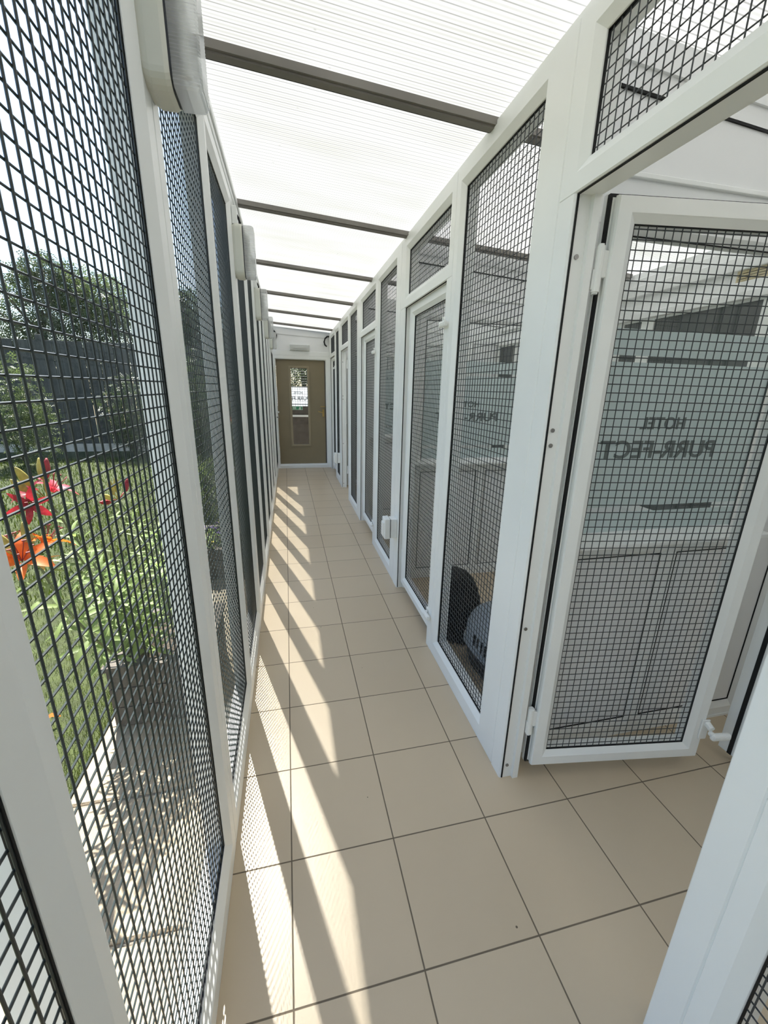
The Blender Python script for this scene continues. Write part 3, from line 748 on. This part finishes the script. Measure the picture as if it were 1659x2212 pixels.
# grass blades
V = []; F = []
def blade(x, y, h, w):
    a = random.uniform(0, 2 * PI); lx, ly = random.gauss(0, h * .45), random.gauss(0, h * .45)
    c, s_ = math.cos(a) * w, math.sin(a) * w; b = len(V)
    V.extend([(x - c, y - s_, -.01), (x + c, y + s_, -.01), (x + lx * .4 + c * .7, y + ly * .4 + s_ * .7, h * .6), (x + lx * .4 - c * .7, y + ly * .4 - s_ * .7, h * .6), (x + lx, y + ly, h)])
    F.append((b, b + 1, b + 2, b + 3)); F.append((b + 3, b + 2, b + 4))
for _ in range(44000):
    x = -.79 - abs(random.random() ** 1.6) * 2.6; y = random.uniform(-.4, 4.6); blade(x, y, random.uniform(.014, .032), random.uniform(.0007, .0014))
for _ in range(26000):
    x = random.uniform(-8, -.8); y = random.uniform(2, 8.2); blade(x, y, random.uniform(.03, .06), random.uniform(.003, .006))
gr = pyobj('grass', V, F, GRASSM); gr['kind'] = 'stuff'; tag(gr, 'short green lawn grass beyond the paved path', 'grass')
# fallen petal
bm = bmesh.new(); bmesh.ops.create_grid(bm, x_segments=4, y_segments=3, size=.5)
for v in bm.verts: v.co = Vector((v.co.x * .06, v.co.y * .022 * (1 - 3 * v.co.x ** 2 if abs(v.co.x) < .5 else .25), .012 * math.cos(v.co.x * 5)))
fp = obj('fallen_petal', bm, PETO); fp.location = (-1.02, .78, .035); fp.rotation_euler = (.2, .1, .4); tag(fp, 'single orange petal lying on the lawn grass beside the path', 'petal')

def planter(x0, x1, y0, y1, h, label):
    t = thing('planter', label, 'planter', ((x0 + x1) / 2, (y0 + y1) / 2, 0), 0, 'timber planters along the path')
    hx, hy = (x1 - x0) / 2, (y1 - y0) / 2
    bm = bmesh.new(); n = 3
    for i in range(n):
        z0 = .006 + i * (h - .01) / n; z1 = z0 + (h - .01) / n - .006
        ring(bm, -hx, hx, -hy, hy, [(0, z0), (1, z0), (1, z1), (0, z1)], (.028,) * 4, lambda u, v, d: (u, v, d))
    for sx in (-1, 1):
        for sy in (-1, 1): box(bm, sx * (hx - .036) - .022, sx * (hx - .036) + .022, sy * (hy - .036) - .022, sy * (hy - .036) + .022, .004, h - .012)
    obj('box', bm, TIMBER, t)
    bm = bmesh.new(); ring(bm, -hx - .012, hx + .012, -hy - .012, hy + .012, [(0, h - .012), (1, h - .012), (1, h + .008), (0, h + .008)], (.05,) * 4, lambda u, v, d: (u, v, d)); obj('rim', bm, TIMBER, t)
    bm = bmesh.new(); bmesh.ops.create_grid(bm, x_segments=14, y_segments=14, size=1)
    for v in bm.verts: v.co = Vector((v.co.x * (hx - .03), v.co.y * (hy - .03), h - .04 + random.uniform(-.01, .012)))
    obj('soil', bm, SOIL, t); return t
planter(-.742, -.345, .70, 1.17, .30, 'dark timber planter on the path with the tall lilies growing in it')
planter(-.735, -.40, 2.15, 2.75, .24, 'dark timber planter on the path with low purple and yellow flowers')
planter(-.76, -.40, 4.9, 5.5, .28, 'dark timber planter on the path farthest along, with one orange lily')

def lance(V, F, p, d, up, L_, w, droop):
    """one lance-shaped leaf with a folded midrib"""
    d = d.normalized(); s_ = d.cross(up).normalized(); n = s_.cross(d).normalized(); b = len(V); M = 5
    for i in range(M + 1):
        t = i / M; ww = w * math.sin(PI * min(1, .08 + t * .92)) ** .8 if i < M else 0.0005
        c = p + d * (L_ * t) + n * (L_ * (.25 * t - droop * t * t))
        V += [tuple(c - s_ * ww + n * ww * .35), tuple(c), tuple(c + s_ * ww + n * ww * .35)]
    for i in range(M):
        a = b + i * 3; F += [(a, a + 1, a + 4, a + 3), (a + 1, a + 2, a + 5, a + 4)]
def curve_pts(p0, p1, bend, n=14):
    p0, p1 = Vector(p0), Vector(p1); out = []
    for i in range(n + 1):
        t = i / n; c = p0.lerp(p1, t); c += Vector(bend) * (4 * t * (1 - t)); out.append(c)
    return out
def lily_flower(parent, p, axis, size, mat, name='flower'):
    axis = Vector(axis).normalized(); q = axis.to_track_quat('Z', 'Y'); V = []; F = []
    for k in range(6):
        a = 2 * PI * k / 6 + .3; inner = k % 2; M = 6; b = len(V)
        rad = Vector((math.cos(a), math.sin(a), 0)); tan = Vector((-math.sin(a), math.cos(a), 0))
        for i in range(M + 1):
            t = i / M; r = size * (.06 + .95 * t ** 1.25); z = size * (.62 * t ** .7 - .30 * t ** 2.6)
            ww = size * (.20 if inner else .15) * math.sin(PI * min(.985, .10 + .88 * t)) ** .75
            for e, lift in ((-1, .25), (0, 0), (1, .25)):
                V.append(tuple(Vector(p) + q @ (rad * r + tan * ww * e + Vector((0, 0, z + lift * ww)))))
        for i in range(M):
            c = b + i * 3; F += [(c, c + 1, c + 4, c + 3), (c + 1, c + 2, c + 5, c + 4)]
    f = pyobj(name, V, F, mat, parent, smooth=True)
    bm = bmesh.new()
    for k in range(6):
        a = 2 * PI * k / 6; e = Vector(p) + q @ Vector((size * .28 * math.cos(a), size * .28 * math.sin(a), size * .85))
        tube(bm, [Vector(p), Vector(p).lerp(e, .5) + q @ Vector((0, 0, size * .06)), e], size * .014, 5); cyl(bm, e - q @ Vector((size * .06, 0, 0)), e + q @ Vector((size * .06, 0, 0)), size * .028, 6)
    obj('stamens', bm, STAM, f); return f
def bud(parent, p, axis, L_, mat, base=None):
    axis = Vector(axis).normalized(); q = axis.to_track_quat('Z', 'Y'); bm = bmesh.new(); rings = []
    for i in range(8):
        t = i / 7; r = L_ * .17 * (math.sin(PI * (.08 + .88 * t)) ** .7) * (1.1 - .25 * t)
        rings.append([bm.verts.new(Vector(p) + q @ Vector((r * math.cos(2 * PI * k / 9) * (1 + .08 * math.cos(3 * 2 * PI * k / 9)), r * math.sin(2 * PI * k / 9), L_ * t))) for k in range(9)])
    for A, B in zip(rings, rings[1:]):
        for k in range(9): bm.faces.new((A[k], A[(k + 1) % 9], B[(k + 1) % 9], B[k]))
    bm.faces.new(rings[0][::-1]); bm.faces.new(rings[-1])
    if base is not None: tube(bm, [Vector(base), Vector(base).lerp(Vector(p), .6) + Vector((0, 0, .006)), Vector(p) + axis * L_ * .04], .0022, 6)
    return obj('bud', bm, mat, parent, smooth=True)
def lily(p0, p1, bend, label, nleaf, leaf_len=.10, r=.0055, cat='lily', name='lily_plant', t0=.1):
    t = thing(name, label, cat, p0, 0, 'lilies in the planter')
    pts = [c - Vector(p0) for c in curve_pts(p0, p1, bend)]
    bm = bmesh.new(); tube(bm, pts, r, 8, .6); obj('stem', bm, STEMM, t, smooth=True)
    V = []; F = []; n = len(pts) - 1
    for i in range(nleaf):
        u = t0 + (1.0 - t0) * (i + random.random() * .6) / nleaf; f = min(n - .001, u * n); a = int(f); p = pts[a].lerp(pts[a + 1], f - a)
        ax = (pts[a + 1] - pts[a]).normalized(); ang = i * 2.4 + random.uniform(-.3, .3)
        side = ax.orthogonal().normalized(); side.rotate(Matrix.Rotation(ang, 3, ax))
        d = side + ax * random.uniform(.1, .75); L_ = leaf_len * random.uniform(.7, 1.25) * (1.1 - .45 * u)
        lance(V, F, p + side * r * .5, d, ax, L_, L_ * random.uniform(.07, .10), random.uniform(.2, .6))
    pyobj('leaves', V, F, LEAFL, t, smooth=True)
    return t, Vector(p0)
def fl(t, o, p, axis, size, mat): return lily_flower(t, Vector(p) - o, axis, size, mat)
def bu(t, o, p, axis, L_, mat, base): return bud(t, Vector(p) - o, axis, L_, mat, Vector(base) - o)
t, o = lily((-.62, .80, .262), (-.74, .565, 1.06), (.03, -.03, .03), 'tall lily with one open pink-red flower, dark red flowers and yellow buds at its top', 46, .12)
fl(t, o, (-.742, .600, 1.085), (.45, .15, .85), .072, PETR); fl(t, o, (-.75, .505, 1.10), (-.3, -.3, .55), .055, PETD); fl(t, o, (-.735, .455, 1.085), (.5, -.85, .0), .062, PETD)
top = (-.74, .565, 1.06)
bu(t, o, (-.745, .50, 1.13), (-.15, -.45, .85), .075, BUDY, top); bu(t, o, (-.735, .55, 1.14), (0, .05, 1), .07, BUDY, top); bu(t, o, (-.745, .475, 1.12), (-.1, -.8, .7), .07, BUDY, top); bu(t, o, (-.74, .575, 1.135), (.1, .25, 1), .07, PETD, top)
t, o = lily((-.66, .76, .262), (-.70, .365, .93), (.0, -.07, .02), 'tall lily with a cluster of large bright orange flowers', 34, .12)
fl(t, o, (-.70, .300, .955), (.35, -.5, .75), .085, PETO); fl(t, o, (-.70, .415, .955), (.25, .45, .8), .08, PETO); fl(t, o, (-.715, .345, .965), (-.3, .1, .9), .075, PETO)
top = (-.70, .365, .93); bu(t, o, (-.69, .335, .985), (.0, -.15, 1), .08, BUDY, top); bu(t, o, (-.71, .29, .985), (-.1, -.4, .95), .075, BUDY, top)
V = []; F = []
for k in range(7):
    a = 2 * PI * k / 7; lance(V, F, Vector(top) - o - Vector((0, 0, .01)), Vector((math.cos(a), math.sin(a), .15)), Vector((0, 0, 1)), .07, .0075, .4)
pyobj('leaf_collar', V, F, BUDY, t, smooth=True)
t, o = lily((-.50, .90, .262), (-.62, .80, 1.0), (.02, .02, .02), 'tall lily with closed yellow and dark red buds, behind the flowering ones', 50, .10)
top = (-.62, .80, 1.0); bu(t, o, (-.62, .735, 1.02), (-.1, -.75, .45), .06, BUDY, top); bu(t, o, (-.625, .77, 1.03), (0, -.3, 1), .065, BUDY, top); bu(t, o, (-.62, .79, 1.035), (.05, .1, 1), .06, BUDY, top); bu(t, o, (-.61, .855, 1.02), (.1, .35, 1), .055, PETD, top); bu(t, o, (-.63, .745, 1.005), (-.2, -.9, .25), .06, PETD, top)
EXTRA = [((-.70, .84, .262), (-.66, .50, .90), 'tallest leafy green lily stem without flowers, below the orange flowers'),
         ((-.64, .93, .262), (-.60, .66, .80), 'leafy green lily stem without flowers in the middle of the clump'),
         ((-.55, .78, .262), (-.58, .64, .62), 'short leafy green lily stem close above the planter edge'),
         ((-.42, .80, .262), (-.50, .78, .76), 'leafy green lily stem without flowers on the side next to the mesh panel'),
         ((-.45, 1.04, .262), (-.56, .98, .84), 'leafy green lily stem without flowers at the far side of the planter'),
         ((-.70, 1.06, .262), (-.74, .80, .70), 'leafy green lily stem without flowers at the lawn side of the planter')]
for p0, p1, tx in EXTRA: lily(p0, p1, (random.uniform(-.03, .03), -.02, .02), tx, 40, .13, t0=.15)
# low bedding flowers, second planter
for k in range(9):
    x = random.uniform(-.69, -.45); y = random.uniform(2.22, 2.68); kind = k % 2
    where = ['at the near lawn corner', 'near the path middle', 'by the near rim', 'in the centre', 'by the far rim', 'left of centre', 'right of centre', 'at the far corner', 'at the mesh side'][k]
    x = [-.68, -.56, -.60, -.57, -.55, -.64, -.49, -.47, -.46][k]; y = [2.22, 2.33, 2.21, 2.45, 2.68, 2.5, 2.52, 2.66, 2.3][k]
    t = thing('bedding_plant', ('low purple flowering plant ' if kind else 'low yellow flowering plant ') + where + ' of the second planter', 'plant', (x, y, .19), 0, 'bedding plants in the second planter')
    V = []; F = []
    for i in range(34):
        a = random.uniform(0, 2 * PI); lance(V, F, Vector((random.uniform(-.03, .03), random.uniform(-.03, .03), random.uniform(.01, .12))), Vector((math.cos(a), math.sin(a), random.uniform(0, 1))), Vector((0, 0, 1)), random.uniform(.03, .06), .009, .3)
    pyobj('leaves', V, F, LEAFL, t)
    V = []; F = []
    for i in range(7):
        c = Vector((random.uniform(-.05, .05), random.uniform(-.05, .05), random.uniform(.10, .17)))
        for j in range(5):
            a = 2 * PI * j / 5; lance(V, F, c, Vector((math.cos(a), math.sin(a), .35)), Vector((0, 0, 1)), .016, .0055, .1)
    pyobj('flowers', V, F, PURP if kind else YEL, t)
t, o = lily((-.58, 5.15, .24), (-.72, 5.1, .97), (.02, 0, .02), 'orange lily in the farthest planter', 34, .11)
fl(t, o, (-.75, 5.1, .99), (.5, -.4, .7), .085, PETO)

# fence
fe = thing('garden_fence', 'dark tall timber garden fence across the far end of the lawn', 'fence', (-5, 9.3, 0))
for i in range(6):
    x0 = -7 + i * 1.8
    bm = bmesh.new(); n = 12
    for k in range(n): box(bm, x0 + .06 + k * .14, x0 + .06 + k * .14 + .132, -.01 + (k % 2) * .012, .012 + (k % 2) * .012, .16, 2.25, .003, 1)
    obj('fence_panel', bm, FENCE, fe)
    bm = bmesh.new(); box(bm, x0 - .05, x0 + .05, -.06, .05, -.1, 2.35, .006, 1); obj('fence_post', bm, FENCE, fe)
    bm = bmesh.new(); box(bm, x0 + .05, x0 + 1.75, -.03, .0, -.1, .16); obj('gravel_board', bm, CONC if i in (3, 4) else FENCE, fe)
# trees behind
def crown(name, parent, blobs, n, size, mat):
    V = []; F = []
    for _ in range(n):
        c, r = random.choice(blobs); 
        while True:
            p = Vector((random.uniform(-1, 1), random.uniform(-1, 1), random.uniform(-1, 1)))
            if .25 < p.length < 1: break
        p = Vector(c) + Vector((p.x * r[0], p.y * r[1], p.z * r[2]))
        d = Vector((random.gauss(0, 1), random.gauss(0, 1), random.gauss(0, .6))).normalized(); s_ = d.orthogonal().normalized(); s_.rotate(Matrix.Rotation(random.uniform(0, 6.28), 3, d))
        L_ = size * random.uniform(.6, 1.4)
        # feathered twig: pairs of leaflets along it
        for j in range(4):
            q = p + d * L_ * (j * .5)
            for sg in (-1, 1):
                b = len(V); e = (s_ * sg + d * .4).normalized() * L_ * .55; w_ = d * L_ * .16
                V.extend([tuple(q), tuple(q + e * .5 + w_), tuple(q + e), tuple(q + e * .5 - w_)]); F.append((b, b + 1, b + 2, b + 3))
    return pyobj(name, V, F, mat, parent)
def tree(x, y, h, blobs, n, size, mat, label):
    t = thing('tree', label, 'tree', (x, y, -.05), 0, 'trees at the end of the garden')
    bm = bmesh.new(); tube(bm, [(0, 0, 0), (.05, 0, h * .3), (-.04, .05, h * .55), (.02, 0, h * .8)], .11, 9, .35)
    for k in range(6):
        a = k * 1.1; z = h * (.35 + .07 * k); tube(bm, [(0, 0, z), (.5 * math.cos(a), .5 * math.sin(a), z + .5), (.95 * math.cos(a), .95 * math.sin(a), z + 1.0)], .04, 6, .35)
    obj('trunk', bm, BARK, t, smooth=True)
    crown('crown', t, blobs, n, size, mat); return t
tree(-5.6, 11.3, 3.9, [((0, 0, 2.9), (1.5, 1.2, 1.1)), ((.9, -.4, 2.4), (1.0, 1, 1.0)), ((-.8, .2, 2.4), (1.2, 1, 1.1)), ((.3, 0, 3.7), (.8, .7, .6)), ((0, -.3, 1.6), (1.6, .9, .9))], 5200, .10, LEAFT, 'feathery green tree above the fence, leftmost through the lily panel')
tree(-3.5, 11.1, 3.6, [((0, 0, 2.8), (1.4, 1.1, 1.0)), ((.8, 0, 2.2), (.9, .9, .9)), ((-.7, 0, 3.3), (.8, .7, .7)), ((0, -.3, 1.6), (1.5, .9, .9))], 4800, .095, LEAFT2, 'paler feathery tree above the fence, middle one through the lily panel')
tree(-1.9, 10.9, 3.4, [((0, 0, 2.6), (1.1, 1.0, 1.1)), ((.6, 0, 2.0), (.8, .8, 1.0)), ((-.5, 0, 3.1), (.6, .6, .6)), ((0, -.2, 1.3), (1.2, .9, .9))], 4600, .09, LEAFT, 'green tree above the fence, the one nearest to the corridor wall')
tree(.5, 11.2, 3.6, [((0, 0, 2.4), (1.6, 1.0, 1.3)), ((.4, 0, 1.5), (1.4, .9, .9))], 3200, .085, LEAFT, 'dark green tree seen in the top of the brown door glass')
tree(-8.2, 10.8, 4.2, [((0, 0, 3.0), (1.6, 1.2, 1.3)), ((1.0, 0, 2.4), (1.0, 1, 1.1))], 1800, .09, LEAFT, 'dark green tree above the fence, far to the side')
def shrub(x, y, h, n, mat, label):
    t = thing('shrub', label, 'shrub', (x, y, -.02), 0, 'shrubs on the lawn')
    bm = bmesh.new()
    for k in range(6):
        a = k * 1.05; tube(bm, [(0, 0, 0), (.18 * math.cos(a), .18 * math.sin(a), h * .4), (.35 * math.cos(a), .35 * math.sin(a), h * .8)], .018, 6, .4)
    obj('branches', bm, BARK, t)
    crown('foliage', t, [((0, 0, h * .6), (.55, .5, h * .42)), ((.2, -.1, h * .35), (.5, .45, h * .33))], n, .06, mat); return t
shrub(-4.6, 7.6, 1.9, 1500, LEAFT2, 'pale green shrub in front of the fence, seen left of the red lily')
shrub(-3.1, 8.5, 1.6, 1200, LEAFT, 'dark shrub against the fence, straight above the red lily')
shrub(-1.6, 7.0, 2.1, 1500, LEAFT, 'dark shrub near the corridor, seen past the white post beside the lilies')
shrub(-.95, 3.6, .75, 700, LEAFT2, 'low green shrub at the lawn edge between the planters')

# ------------------------------------------------------------------ render look
S.view_settings.view_transform = 'Standard'; S.view_settings.look = 'None'; S.view_settings.gamma = 1.0; S.view_settings.exposure = 2.06
S.view_settings.use_curve_mapping = False
cy = S.cycles
cy.max_bounces = 10; cy.diffuse_bounces = 6; cy.glossy_bounces = 4; cy.transmission_bounces = 6; cy.transparent_max_bounces = 40
cy.sample_clamp_indirect = 8.0
cy.use_denoising = True
